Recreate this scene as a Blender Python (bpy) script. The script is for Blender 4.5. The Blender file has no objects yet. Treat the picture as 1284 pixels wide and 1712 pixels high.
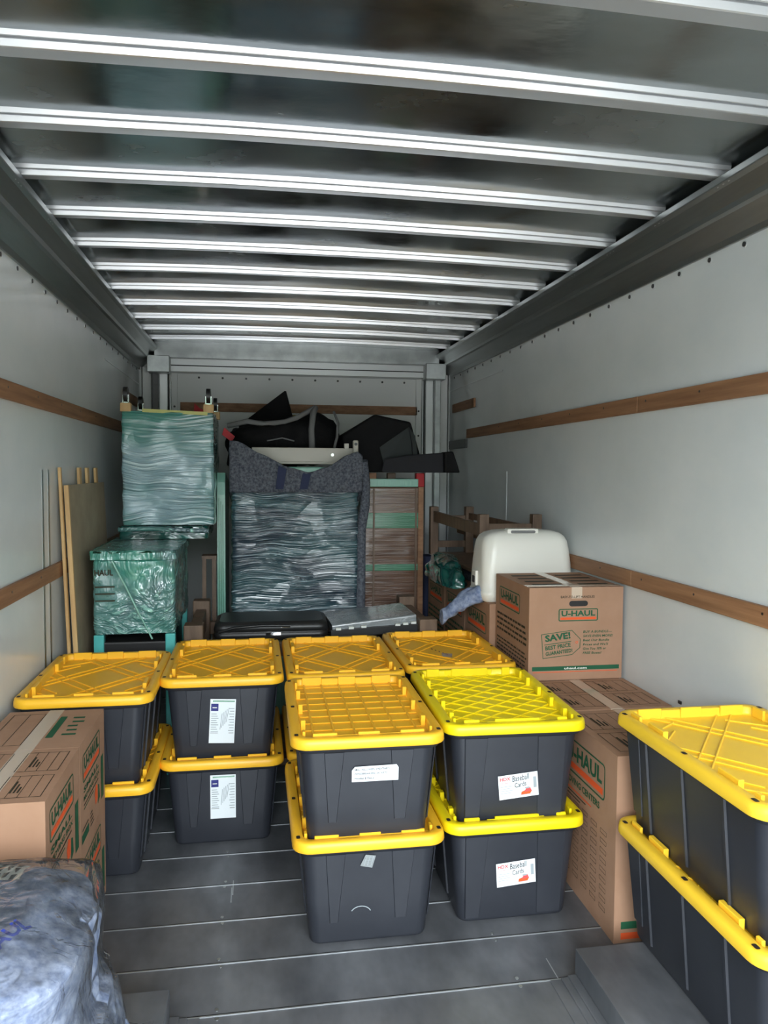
import bpy, bmesh, math, random
from mathutils import Vector, Matrix, noise
random.seed(7)
SC = bpy.context.scene
C = SC.collection

# ------------------------------------------------------------------ camera
YAW, PIT, ROL, F, EYE = 0.16549, -0.05351, 0.00665, 1292.8, 1.58
fw = Vector((math.sin(YAW)*math.cos(PIT), math.cos(YAW)*math.cos(PIT), math.sin(PIT)))
rt = Vector((math.cos(YAW), -math.sin(YAW), 0)); up = rt.cross(fw)
r2 = rt*math.cos(ROL) + up*math.sin(ROL); u2 = up*math.cos(ROL) - rt*math.sin(ROL)
cam = bpy.data.cameras.new('camera'); cam.sensor_fit = 'VERTICAL'; cam.sensor_height = 36; cam.lens = F/1712*36
cam.clip_start = .05
co = bpy.data.objects.new('camera', cam); C.objects.link(co); SC.camera = co
M3 = Matrix((r2, u2, -fw)).transposed(); co.matrix_world = Matrix.Translation((0, 0, EYE)) @ M3.to_4x4()

# ------------------------------------------------------------------ world, light, exposure
XL, XR, YB, YO, ZR = -0.925, 1.665, 6.55, -0.75, 2.395
W = bpy.data.worlds.new('world'); SC.world = W; W.use_nodes = True
nt = W.node_tree; nt.nodes.clear()
tc = nt.nodes.new('ShaderNodeTexCoord'); sx = nt.nodes.new('ShaderNodeSeparateXYZ'); cr = nt.nodes.new('ShaderNodeValToRGB')
nz = nt.nodes.new('ShaderNodeTexNoise'); nz.inputs['Scale'].default_value = 9
ma = nt.nodes.new('ShaderNodeMath'); ma.operation = 'MULTIPLY_ADD'; ma.inputs[1].default_value = .18
bg = nt.nodes.new('ShaderNodeBackground'); wo = nt.nodes.new('ShaderNodeOutputWorld')
nt.links.new(tc.outputs['Generated'], sx.inputs[0]); nt.links.new(tc.outputs['Generated'], nz.inputs['Vector'])
nt.links.new(nz.outputs['Fac'], ma.inputs[0]); nt.links.new(sx.outputs['Z'], ma.inputs[2])
nt.links.new(ma.outputs[0], cr.inputs[0]); nt.links.new(cr.outputs[0], bg.inputs[0]); nt.links.new(bg.outputs[0], wo.inputs[0])
e = cr.color_ramp.elements
e[0].position = .06; e[0].color = (.16, .17, .15, 1)
e[1].position = .24; e[1].color = (.80, .88, .94, 1)
e.new(.12).color = (.035, .06, .045, 1); e.new(.19).color = (.05, .08, .06, 1)
e.new(.6).color = (.98, 1, 1, 1)
bg.inputs[1].default_value = 12.0
pl = bpy.data.lights.new('sky_portal', 'AREA'); pl.shape = 'RECTANGLE'; pl.size = XR-XL-.02; pl.size_y = 2.45
pl.cycles.is_portal = True
po = bpy.data.objects.new('sky_portal', pl); C.objects.link(po); po.location = ((XL+XR)/2, YO+.01, 1.24)
po.rotation_euler = (math.radians(90), 0, 0)       # faces into the truck (+Y)
SC.view_settings.view_transform = 'Standard'; SC.view_settings.look = 'None'; SC.view_settings.gamma = 1
SC.view_settings.use_curve_mapping = False
SC.view_settings.exposure = 0.5
SC.cycles.max_bounces = 10; SC.cycles.diffuse_bounces = 6; SC.cycles.glossy_bounces = 5
SC.cycles.sample_clamp_indirect = 6

# ------------------------------------------------------------------ materials
def mat(name, col, rough=.5, metal=0, spec=.5, coat=0, coat_r=.1, bump=None, var=None, colnoise=None):
    """bump=(scale xyz, strength, distance, detail); colnoise=(colour2, scale xyz, lo, hi)"""
    m = bpy.data.materials.new(name); m.use_nodes = True; n = m.node_tree; L = n.links
    p = n.nodes['Principled BSDF']
    p.inputs['Base Color'].default_value = (*col, 1); p.inputs['Roughness'].default_value = rough
    p.inputs['Metallic'].default_value = metal; p.inputs['Specular IOR Level'].default_value = spec
    p.inputs['Coat Weight'].default_value = coat; p.inputs['Coat Roughness'].default_value = coat_r
    t = n.nodes.new('ShaderNodeTexCoord')
    def nzs(sc, det=4, rgh=.6, dist=0):
        mp = n.nodes.new('ShaderNodeMapping'); L.new(t.outputs['Object'], mp.inputs[0])
        mp.inputs['Scale'].default_value = sc if not isinstance(sc, (int, float)) else (sc, sc, sc)
        x = n.nodes.new('ShaderNodeTexNoise'); L.new(mp.outputs[0], x.inputs['Vector'])
        x.inputs['Scale'].default_value = 1; x.inputs['Detail'].default_value = det
        x.inputs['Roughness'].default_value = rgh; x.inputs['Distortion'].default_value = dist
        return x
    if colnoise:
        c2, sc, lo, hi = colnoise[:4]
        x = nzs(sc); rp = n.nodes.new('ShaderNodeValToRGB'); L.new(x.outputs['Fac'], rp.inputs[0])
        rp.color_ramp.elements[0].position = lo; rp.color_ramp.elements[0].color = (*col, 1)
        rp.color_ramp.elements[1].position = hi; rp.color_ramp.elements[1].color = (*c2, 1)
        L.new(rp.outputs[0], p.inputs['Base Color'])
    if var:
        x = nzs(var[0]); mr = n.nodes.new('ShaderNodeMapRange'); L.new(x.outputs['Fac'], mr.inputs[0])
        mr.inputs[1].default_value = .3; mr.inputs[2].default_value = .7
        mr.inputs[3].default_value = var[1]; mr.inputs[4].default_value = var[2]; L.new(mr.outputs[0], p.inputs['Roughness'])
    if bump:
        prev = None
        for b in (bump if isinstance(bump, list) else [bump]):
            x = nzs(b[0], b[3] if len(b) > 3 else 4, .6, b[4] if len(b) > 4 else 0)
            bn = n.nodes.new('ShaderNodeBump'); bn.inputs['Strength'].default_value = b[1]; bn.inputs['Distance'].default_value = b[2]
            L.new(x.outputs['Fac'], bn.inputs['Height'])
            if prev: L.new(prev.outputs[0], bn.inputs['Normal'])
            prev = bn
        L.new(prev.outputs[0], p.inputs['Normal'])
    return m

def s(r, g, b):
    f = lambda v: (v/255/12.92 if v/255 <= .04045 else ((v/255+.055)/1.055)**2.4)
    return (f(r), f(g), f(b))

MT = {}
MT['wall'] = mat('wall_panel', s(222, 226, 225), .24, spec=.5, bump=[((1.2, 1.2, 1.6), .25, .02, 2), ((14, 14, 14), .06, .004, 3)],
                 colnoise=(s(212, 218, 218), (2, 2, 3), .35, .7))
MT['wall_back'] = mat('wall_back_panel', s(228, 230, 228), .4, bump=((3, 3, 3), .2, .01, 2))
MT['skin'] = mat('ceiling_skin', (.42, .44, .44), .16, metal=1, bump=[((1.3, 2.2, 1), .22, .03, 2), ((9, 14, 4), .10, .006, 3)], var=((2.5, 4, 2), .10, .30),
                 colnoise=((.34, .36, .36), (3, 5, 3), .3, .75))
MT['rib'] = mat('ceiling_bow', s(226, 228, 230), .30, metal=.75, bump=((1.5, 30, 30), .1, .004, 2))
MT['alu'] = mat('cove_rail', (.38, .40, .40), .36, metal=.9, bump=((12, 1.0, 12), .15, .005, 3), colnoise=((.27, .29, .285), (8, .8, 8), .35, .7))
MT['aluwhite'] = mat('aluminium_trim', s(205, 208, 208), .35, metal=.4)
MT['dark'] = mat('dark_gap', (.012, .012, .012), .6)
MT['bolt'] = mat('dark_steel', (.05, .05, .05), .35, metal=.6)
MT['floor'] = mat('floor_plank', s(126, 130, 136), .36, metal=.5, spec=.5, bump=[((6, 2, 1), .18, .01, 3), ((70, 70, 10), .10, .002, 4)],
                  var=((3, 2.2, 1), .27, .48), colnoise=(s(92, 96, 102), (5, 2.5, 2), .35, .68))
MT['seam'] = mat('floor_seam', s(170, 175, 178), .3, metal=.6)
MT['wood'] = mat('tie_slat_wood', s(164, 122, 88), .6, bump=((3, 3, 60), .2, .004), colnoise=(s(124, 86, 58), (9, 1.6, 30), .35, .7))
MT['wooddark'] = mat('dark_furniture_wood', s(122, 98, 78), .5, colnoise=(s(88, 68, 52), (20, 20, 3), .35, .7))
MT['woodpale'] = mat('pale_pine_wood', s(206, 172, 118), .5, colnoise=(s(180, 142, 92), (30, 30, 3), .35, .7))
MT['hard'] = mat('hardboard', s(172, 158, 132), .7, colnoise=(s(156, 142, 118), 7, .35, .7))
MT['yel'] = mat('yellow_plastic', s(244, 186, 44), .38, spec=.45, bump=((90, 90, 90), .05, .001, 2))
MT['lem'] = mat('lemon_plastic', s(238, 214, 20), .36, spec=.45, bump=((90, 90, 90), .05, .001, 2))
MT['yel2'] = mat('yellow_plastic_pale', s(244, 200, 54), .38, spec=.45, bump=((90, 90, 90), .05, .001, 2))
MT['blk'] = mat('black_plastic', s(38, 41, 48), .42, spec=.5, bump=((160, 160, 160), .06, .001, 2), colnoise=(s(45, 48, 55), 4, .4, .7))
MT['hole'] = mat('lock_hole_shade', (.02, .012, .01), .6)
MT['card'] = mat('cardboard', s(166, 131, 107), .75, spec=.2, bump=((2, 2, 90), .04, .002, 2), colnoise=(s(156, 121, 97), 5, .35, .7))
MT['green'] = mat('green_print', s(38, 88, 62), .7, spec=.2)
MT['orange'] = mat('orange_print', s(226, 92, 48), .7, spec=.2)
MT['ink'] = mat('dark_print', s(58, 56, 44), .7, spec=.2)
MT['whiteink'] = mat('white_print', s(225, 228, 220), .7, spec=.2)
MT['tape'] = mat('packing_tape', s(196, 176, 156), .18, spec=.6, coat=.5)
MT['paper'] = mat('label_paper', s(226, 234, 238), .5)
MT['blueink'] = mat('blue_print', s(45, 50, 120), .6)
MT['redink'] = mat('red_print', s(225, 80, 80), .6)
MT['pen'] = mat('pen_ink', s(14, 14, 24), .6)
MT['greyink'] = mat('grey_print', s(150, 160, 165), .6)
MT['shell'] = mat('white_hard_plastic', s(232, 230, 220), .32, spec=.5)
MT['black'] = mat('black_nylon', s(16, 16, 18), .75, spec=.25, bump=((14, 14, 14), .4, .02, 4))
MT['blackgrey'] = mat('charcoal_nylon', s(42, 42, 46), .75, spec=.25, bump=((20, 20, 20), .3, .01, 3))
MT['grey'] = mat('webbing_and_recess_shade', s(120, 120, 120), .7)
MT['red'] = mat('red_cloth', s(176, 24, 34), .6)
MT['chrome'] = mat('chrome', (.8, .8, .8), .12, metal=1)
MT['rubber'] = mat('black_rubber', (.015, .015, .015), .4)
MT['metalwhite'] = mat('cream_metal', s(196, 190, 178), .4)
MT['quilt'] = mat('grey_moving_quilt', s(112, 116, 124), .95, spec=.1, bump=[((40, 40, 40), .6, .01, 4)], colnoise=(s(66, 70, 80), (70, 70, 70), .36, .66))
MT['quiltblue'] = mat('navy_quilt_stripe', s(58, 64, 88), .95, spec=.1, bump=((60, 60, 60), .4, .008, 2))
MT['quiltlight'] = mat('blue_grey_quilt', s(150, 162, 186), .9, spec=.15, bump=[((4, 4, 14), .8, .04, 3), ((50, 50, 50), .4, .006, 3)],
                       colnoise=(s(104, 118, 148), (40, 40, 40), .36, .64))
MT['mint'] = mat('mint_film', s(128, 182, 164), .3, spec=.5, coat=.4, bump=((40, 40, 2), .3, .01))
MT['tealleg'] = mat('teal_wrapped_leg', s(92, 190, 184), .25, coat=.5, bump=((30, 30, 12), .4, .01))
MT['brownfilm'] = mat('film_wrapped_brown', s(122, 92, 74), .2, spec=.5, coat=.7, coat_r=.12, bump=[((1.5, 4, 60), .8, .012, 3, .6)],
                      colnoise=(s(92, 66, 52), (1.2, 2, 26), .35, .68))
MT['greenband'] = mat('green_film_band', s(84, 142, 112), .2, coat=.7, bump=((1.5, 4, 70), .9, .012, 3))
MT['greyfilm'] = mat('grey_film_wrap', s(134, 140, 142), .25, coat=.6, bump=((10, 6, 14), .7, .015))
MT['seamblue'] = mat('blue_letter', s(54, 70, 158), .9, spec=.1)

def film(name, c1, c2, c3, sc1, bsc, bstr=.9, rough=.2, thr=(.4, .6), tilt=0.0, warp=.12, dist=.03, lin=(.56, .66)):
    """coloured stretch film over a quilt: colour patches from layers of film, wrinkles by bump, c3 for painted highlight streaks"""
    m = mat(name, c1, rough, spec=.5, coat=.9, coat_r=.08)
    n = m.node_tree; L = n.links; p = n.nodes['Principled BSDF']; t = n.nodes.new('ShaderNodeTexCoord')
    wn = n.nodes.new('ShaderNodeTexNoise'); wn.inputs['Scale'].default_value = 2.6; wn.inputs['Detail'].default_value = 1; L.new(t.outputs['Object'], wn.inputs['Vector'])
    wm = n.nodes.new('ShaderNodeVectorMath'); wm.operation = 'MULTIPLY_ADD'; L.new(wn.outputs['Color'], wm.inputs[0]); wm.inputs[1].default_value = (warp*.4, warp*.4, warp*2.4); L.new(t.outputs['Object'], wm.inputs[2])
    def nn(sc, det, dist_=0, vec=None, rot=0):
        mp = n.nodes.new('ShaderNodeMapping'); L.new(vec or t.outputs['Object'], mp.inputs[0]); mp.inputs['Scale'].default_value = sc; mp.inputs['Rotation'].default_value = (0, rot, 0)
        x = n.nodes.new('ShaderNodeTexNoise'); L.new(mp.outputs[0], x.inputs['Vector']); x.inputs['Scale'].default_value = 1
        x.inputs['Detail'].default_value = det; x.inputs['Distortion'].default_value = dist_
        return x
    def ramp(src, a_, b_, ca=(0, 0, 0), cb=(1, 1, 1)):
        r = n.nodes.new('ShaderNodeValToRGB'); L.new(src, r.inputs[0]); r.color_ramp.elements[0].position = a_; r.color_ramp.elements[0].color = (*ca, 1)
        r.color_ramp.elements[1].position = b_; r.color_ramp.elements[1].color = (*cb, 1); return r
    a = nn(sc1, 3, .5); b = nn(bsc, 2, .3, wm.outputs[0], tilt); k = nn((3.2, 3.2, 5), 2, .4)
    r = ramp(a.outputs['Fac'], thr[0], thr[1], c1, c2)
    st = ramp(b.outputs['Fac'], lin[0], lin[1]); mk = ramp(k.outputs['Fac'], .40, .58)
    mu = n.nodes.new('ShaderNodeMath'); mu.operation = 'MULTIPLY'; L.new(st.outputs[0], mu.inputs[0]); L.new(mk.outputs[0], mu.inputs[1])
    mx = n.nodes.new('ShaderNodeMix'); mx.data_type = 'RGBA'; L.new(mu.outputs[0], mx.inputs[0])
    L.new(r.outputs[0], mx.inputs[6]); mx.inputs[7].default_value = (*c3, 1); L.new(mx.outputs[2], p.inputs['Base Color'])  # pale c3 streaks put the wrinkle highlights into the base colour
    hm = n.nodes.new('ShaderNodeMath'); hm.operation = 'MULTIPLY_ADD'; L.new(mk.outputs[0], hm.inputs[0]); hm.inputs[1].default_value = .8; hm.inputs[2].default_value = .2
    hh = n.nodes.new('ShaderNodeMath'); hh.operation = 'MULTIPLY'; L.new(hm.outputs[0], hh.inputs[0]); L.new(b.outputs['Fac'], hh.inputs[1])
    bn = n.nodes.new('ShaderNodeBump'); bn.inputs['Strength'].default_value = bstr; bn.inputs['Distance'].default_value = dist
    L.new(hh.outputs[0], bn.inputs['Height']); L.new(bn.outputs[0], p.inputs['Normal']); L.new(bn.outputs[0], p.inputs['Coat Normal'])
    return m
MT['film_teal'] = film('teal_stretch_film', s(146, 176, 184), s(64, 138, 126), s(206, 230, 232), (1.2, 1.2, 3.0), (2.0, 5, 64), tilt=.05, warp=.07)
MT['film_teal2'] = film('teal_crinkled_film', s(70, 146, 130), s(98, 122, 128), s(160, 216, 200), (2.4, 2, 2.4), (22, 22, 40), warp=.3)
MT['film_slate'] = film('slate_stretch_film', s(52, 68, 80), s(72, 104, 110), s(196, 216, 224), (1.6, 2, 8), (1.0, 4, 84), 1.0, .14, tilt=.13, warp=.045)
MT['film_dark'] = film('dark_teal_film', s(8, 52, 48), s(14, 84, 76), s(70, 130, 122), (3, 3, 3), (7, 7, 16))

def clear_plastic(name):
    m = bpy.data.materials.new(name); m.use_nodes = True; n = m.node_tree; L = n.links; n.nodes.clear()
    o = n.nodes.new('ShaderNodeOutputMaterial'); t = n.nodes.new('ShaderNodeTexCoord')
    mp = n.nodes.new('ShaderNodeMapping'); L.new(t.outputs['Object'], mp.inputs[0]); mp.inputs['Scale'].default_value = (11, 11, 3.0)
    x = n.nodes.new('ShaderNodeTexNoise'); L.new(mp.outputs[0], x.inputs['Vector']); x.inputs['Scale'].default_value = 1
    x.inputs['Detail'].default_value = 4; x.inputs['Distortion'].default_value = 1.5
    bn = n.nodes.new('ShaderNodeBump'); bn.inputs['Strength'].default_value = .9; bn.inputs['Distance'].default_value = .03
    L.new(x.outputs['Fac'], bn.inputs['Height'])
    tr = n.nodes.new('ShaderNodeBsdfTransparent'); gl = n.nodes.new('ShaderNodeBsdfGlossy'); df = n.nodes.new('ShaderNodeBsdfDiffuse')
    gl.inputs['Roughness'].default_value = .16; df.inputs['Color'].default_value = (.75, .8, .85, 1)
    L.new(bn.outputs[0], gl.inputs['Normal'])
    lw = n.nodes.new('ShaderNodeLayerWeight'); lw.inputs[0].default_value = .22; L.new(bn.outputs[0], lw.inputs['Normal'])
    a = n.nodes.new('ShaderNodeMixShader'); b = n.nodes.new('ShaderNodeMixShader'); b.inputs[0].default_value = .05
    L.new(tr.outputs[0], b.inputs[1]); L.new(df.outputs[0], b.inputs[2])
    L.new(lw.outputs['Fresnel'], a.inputs[0]); L.new(b.outputs[0], a.inputs[1]); L.new(gl.outputs[0], a.inputs[2])
    L.new(a.outputs[0], o.inputs[0]); return m
MT['clear'] = clear_plastic('clear_plastic_film')

# ------------------------------------------------------------------ mesh helper
def rrect(w, d, r, n=6):
    r = min(r, w/2-1e-4, d/2-1e-4); P = []
    for cx, cy, a0 in ((w/2-r, d/2-r, 0), (-w/2+r, d/2-r, 90), (-w/2+r, -d/2+r, 180), (w/2-r, -d/2+r, 270)):
        for i in range(n+1):
            a = math.radians(a0+90*i/n); P.append((cx+r*math.cos(a), cy+r*math.sin(a)))
    return P
TXT = {}
def text_geo(string, bold, shear):
    k = (string, bold, shear)
    if k in TXT: return TXT[k]
    cu = bpy.data.curves.new('t', 'FONT'); cu.body = string; cu.size = 1; cu.resolution_u = 2; cu.offset = bold; cu.shear = shear
    cu.align_x = 'LEFT'
    o = bpy.data.objects.new('t', cu); C.objects.link(o); dg = bpy.context.evaluated_depsgraph_get()
    me = bpy.data.meshes.new_from_object(o.evaluated_get(dg))
    V = [tuple(v.co) for v in me.vertices]; Fc = [tuple(p.vertices) for p in me.polygons]
    bpy.data.objects.remove(o); bpy.data.meshes.remove(me); bpy.data.curves.remove(cu)
    x0 = min(v[0] for v in V); x1 = max(v[0] for v in V); y0 = min(v[1] for v in V); y1 = max(v[1] for v in V)
    TXT[k] = (V, Fc, x0, x1, y0, y1); return TXT[k]
class MB:
    def __init__(self): self.v = []; self.f = []; self.m = []; self.sm = []; self.mats = []; self.X = Matrix()
    def mi(self, m):
        m = MT[m] if isinstance(m, str) else m
        if m not in self.mats: self.mats.append(m)
        return self.mats.index(m)
    def add(self, V, Fc, m, sm=False, X=None):
        X = self.X @ X if X else self.X; b = len(self.v); k = self.mi(m)
        self.v += [tuple(X @ Vector(p)) for p in V]
        for f in Fc: self.f.append(tuple(b+i for i in f)); self.m.append(k); self.sm.append(sm)
    def box(self, x0, x1, y0, y1, z0, z1, m, X=None):
        self.add([(x0,y0,z0),(x1,y0,z0),(x1,y1,z0),(x0,y1,z0),(x0,y0,z1),(x1,y0,z1),(x1,y1,z1),(x0,y1,z1)],
                 [(3,2,1,0),(4,5,6,7),(0,1,5,4),(1,2,6,5),(2,3,7,6),(3,0,4,7)], m, X=X)
    def loft(self, L, m, sm=True, c0=True, c1=True, X=None, closed=True):
        n = len(L[0]); V = [p for l in L for p in l]; Fc = []
        for i in range(len(L)-1):
            for j in range(n if closed else n-1):
                k = (j+1) % n; Fc.append((i*n+j, i*n+k, (i+1)*n+k, (i+1)*n+j))
        self.add(V, Fc, m, sm, X)
        if c0: self.add(L[0], [tuple(range(n))[::-1]], m, False, X)
        if c1: self.add(L[-1], [tuple(range(n))], m, False, X)
    def tube(self, pts, r, m, n=8, sm=True):
        pts = [Vector(p) for p in pts]; L = []
        for i, p in enumerate(pts):
            t = (pts[min(i+1, len(pts)-1)]-pts[max(i-1, 0)]).normalized()
            a = t.orthogonal().normalized() if i == 0 else (pa - t*pa.dot(t)).normalized()
            pa = a; b = t.cross(a)
            L.append([p + a*r*math.cos(6.28318*k/n) + b*r*math.sin(6.28318*k/n) for k in range(n)])
        self.loft(L, m, sm)
    def bar(self, p, q, w, h, m, upv=(0, 0, 1)):
        p = Vector(p); q = Vector(q); t = (q-p).normalized(); a = t.cross(Vector(upv)).normalized(); b = a.cross(t)
        L = [[c + a*sx_*w/2 + b*sy_*h/2 for sx_, sy_ in ((-1,-1),(1,-1),(1,1),(-1,1))] for c in (p, q)]
        self.loft(L, m, False)
    def cyl(self, c, ax, r, h, m, n=16):
        c = Vector(c); t = Vector(ax).normalized(); a = t.orthogonal().normalized(); b = t.cross(a)
        self.loft([[c + t*z + a*r*math.cos(6.28318*k/n) + b*r*math.sin(6.28318*k/n) for k in range(n)] for z in (0, h)], m, True)
    # flat print on a face; FR = (origin, right, up, normal)
    def poly(self, FR, pts, m, off=.0012):
        o, r, u, n = FR; self.add([o + r*a + u*b + n*off for a, b in pts], [tuple(range(len(pts)))], m)
    def rect(self, FR, x0, x1, y0, y1, m, off=.0012): self.poly(FR, [(x0,y0),(x1,y0),(x1,y1),(x0,y1)], m, off)
    def line(self, FR, a, b, w, m, off=.0012):
        a = Vector(a); b = Vector(b); d = (b-a).normalized(); p = Vector((-d.y, d.x))*w/2
        self.poly(FR, [a-p, b-p, b+p, a+p], m, off)
    def outline(self, FR, pts, w, m, off=.0012):
        # closed mitred outline: outer ring and ring moved inwards
        P = [Vector(p) for p in pts]; n = len(P); I = []
        for i in range(n):
            d1 = (P[i]-P[i-1]).normalized(); d2 = (P[(i+1) % n]-P[i]).normalized()
            n1 = Vector((-d1.y, d1.x)); n2 = Vector((-d2.y, d2.x)); k = (n1+n2)
            I.append(P[i] + k/max(.3, k.length_squared)*2*w)
        o, r, u, nn = FR
        V = [o + r*p.x + u*p.y + nn*off for p in P+I]
        self.add(V, [(i, (i+1) % n, n+(i+1) % n, n+i) for i in range(n)], m)
    def text(self, FR, string, x, y, h, m, w=None, bold=.02, shear=0, rot=0, off=.0016, centre=False):
        V, Fc, x0, x1, y0, y1 = text_geo(string, bold, shear)
        sy_ = h/(y1-y0); sx_ = sy_ if w is None else w/(x1-x0)
        dx = (x1-x0)*sx_/2 if centre else 0
        o, r, u, n = FR; c_, s_ = math.cos(rot), math.sin(rot); P = []
        for v in V:
            a = (v[0]-x0)*sx_-dx; b = (v[1]-y0)*sy_
            P.append(o + r*(x + a*c_ - b*s_) + u*(y + a*s_ + b*c_) + n*off)
        self.add(P, Fc, m)
    def build(self, name, parent=None, bevel=0, seg=2, kind=None, ang=40, loc=None):
        me = bpy.data.meshes.new(name); me.from_pydata(self.v, [], self.f)
        for m in self.mats: me.materials.append(m)
        me.polygons.foreach_set('material_index', self.m); me.polygons.foreach_set('use_smooth', self.sm); me.update()
        o = bpy.data.objects.new(name, me); C.objects.link(o)
        if parent: o.parent = parent
        if loc: o.location = loc
        if bevel:
            b = o.modifiers.new('bevel', 'BEVEL'); b.width = bevel; b.segments = seg; b.limit_method = 'ANGLE'; b.angle_limit = math.radians(ang)
        if kind: o['kind'] = kind
        return o
def thing(name, label, cat, loc=(0, 0, 0), rz=0, group=None):
    o = bpy.data.objects.new(name, None); C.objects.link(o); o.location = loc; o.rotation_euler = (0, 0, rz); o.empty_display_size = .05
    o['label'] = label; o['category'] = cat
    if group: o['group'] = group
    return o
def tag(o, label, cat, group=None):
    o['label'] = label; o['category'] = cat
    if group: o['group'] = group
    return o
def frame(o, r, u):
    r = Vector(r).normalized(); u = Vector(u).normalized(); return (Vector(o), r, u, r.cross(u))

# ------------------------------------------------------------------ the truck box
XC = (XL+XR)/2
b = MB(); b.box(-30, 30, -40, YO, -1.0, -.9, mat('asphalt', (.16, .16, .16), .9)); b.build('ground', kind='structure')
# floor with pressed seams
b = MB(); b.box(XL-.06, XR+.06, YO, YB+.1, -.12, 0, 'floor')
ys = [2.206 + .2385*k for k in range(-12, 19)]
for y in ys:
    b.box(XL, XR, y-.0022, y+.0022, 0, .0016, 'seam')
    b.box(XL, XR, y+.0035, y+.0075, 0, .0008, 'dark')
for i, y in enumerate(ys[:-1]):
    for x in (-.115, .80, 1.25):
        for k in (0, 1):
            yy = y+.025+k*.2
            b.cyl((x+.004*random.uniform(-1, 1), yy, 0), (0, 0, 1), .006, .0018, 'alu', 10)
for (x, y) in ((-.09, 2.85), (-.085, 2.9), (.93, 2.26)):
    b.box(x-.0015, x+.0015, y-.05, y+.05, 0, .0012, 'seam')
b.build('floor', kind='structure')
# wheel wells
for sd in (0, 1):
    b = MB(); x0, x1 = (XL, -.245) if sd == 0 else (.985, XR)
    b.box(x0, x1, 1.0, 2.21, 0, .092, 'floor')
    xe = x1 if sd == 0 else x0; sg = 1 if sd == 0 else -1
    for k, (dx, h) in enumerate(((.028, .016), (.05, .010), (.085, .004))):
        b.box(min(xe, xe+sg*dx), max(xe, xe+sg*dx), 1.0, 2.2, 0, h, 'floor')
    b.build(['trim_1', 'trim_2'][sd], bevel=.007, seg=3, kind='structure')
# side walls with rivets and joint strips
def wall(name, x, sgn, t=.04):
    b = MB(); b.box(min(x, x-sgn*t), max(x, x-sgn*t), YO, YB+.1, 0, 2.62, 'wall')
    y = .4
    while y < 6.4:
        b.cyl((x, y, 2.366), (sgn, 0, 0), .012, .003, 'aluwhite', 10); b.cyl((x+sgn*.003, y, 2.366), (sgn, 0, 0), .009, .003, 'bolt', 10)
        y += .2065
    b.box(min(x, x+sgn*.004), max(x, x+sgn*.004), YO, YB, 2.385, 2.396, 'aluwhite')
    b.box(min(x, x+sgn*.002), max(x, x+sgn*.002), 5.1, YB, 2.262, 2.27, 'aluwhite')
    return b
b = wall('l', XL, 1)
for yy in (3.60, 3.70): b.box(XL, XL+.001, yy, yy+.03, 0, 1.575, 'alu')
b.build('wall_left', kind='structure')
b = wall('r', XR, -1); b.box(XR-.003, XR, 4.98, 4.99, 0, 1.58, 'aluwhite')
b.box(XR-.006, XR-.0005, 2.78, 2.80, .663, .675, 'bolt')
b.build('wall_right', kind='structure')
# tie slats on the walls
n_ = 2
def slat(x, y0, y1, z, h=.07, t=.018, joints=(), m='wood'):
    global n_; n_ += 1
    b = MB(); sg = 1 if x < 0 else -1; last = y0
    for j in list(joints)+[y1]:
        b.box(min(x, x+sg*t), max(x, x+sg*t), last, j-.004, z-h/2, z+h/2, m); last = j
    yy = y0+.2
    while yy < y1:
        b.cyl((x+sg*t, yy, z+.01), (sg, 0, 0), .005, .001, 'bolt', 8); yy += .405
    return b.build('trim_%d' % n_, bevel=.002, seg=1, kind='structure')
slat(XR, YO, 5.95, 1.875, joints=(1.1, 3.17))
slat(XR, YO, 6.2, 1.107, joints=(3.19, 3.9))
slat(XL, YO, 5.95, 1.872, joints=(2.6, 4.4))
slat(XL, YO, 6.2, 1.102, joints=(1.5, 4.3))
slat(XR, 5.75, 6.4, 2.105); slat(XL, 5.75, 6.4, 2.105)
slat(XR, 5.97, 6.5, 1.80, m='bolt')
# cove rails where wall meets roof
def cove(x, sg, nm):
    P = [(0, 2.385), (.012, 2.383), (.026, 2.402), (.085, 2.452), (.10, 2.458), (.108, 2.472), (.150, 2.512), (.168, 2.522), (.170, 2.545), (.15, 2.55), (0, 2.64)]
    b = MB(); L = [[(x+sg*p, y, z) for p, z in P] for y in (YO, YB)]; b.loft(L, 'alu', False)
    yy = 1.54-.4064
    while yy < 6.4:
        for d in (-.03, 0, .03): b.cyl((x+sg*.155, yy+d, 2.522), (sg*.3, 0, -1), .006, .006, 'aluwhite', 8)
        yy += .4064
    b.build(nm, bevel=.003, seg=1, kind='structure')
n_ += 1; cove(XL, 1, 'trim_%d' % n_); n_ += 1; cove(XR, -1, 'trim_%d' % n_)
# roof skin, slightly arched
def zr(x): return 2.570 + .022*(1-((x-XC)/1.3)**2)
b = MB(); nx, ny = 40, 90; V = []; Fc = []
for i in range(ny+1):
    for j in range(nx+1):
        x = XL-.02+(XR-XL+.04)*j/nx; y = YO+(YB+.1-YO)*i/ny
        V.append((x, y, zr(x)+.006*noise.noise((x*1.7, y*2.3, 3))))
for i in range(ny):
    for j in range(nx): a = i*(nx+1)+j; Fc.append((a, a+1, a+nx+2, a+nx+1))
b.add(V, Fc, 'skin', True)
b.box(XL-.05, XR+.05, YO, YB+.1, 2.66, 2.7, 'alu')
b.build('ceiling', kind='structure')
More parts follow.
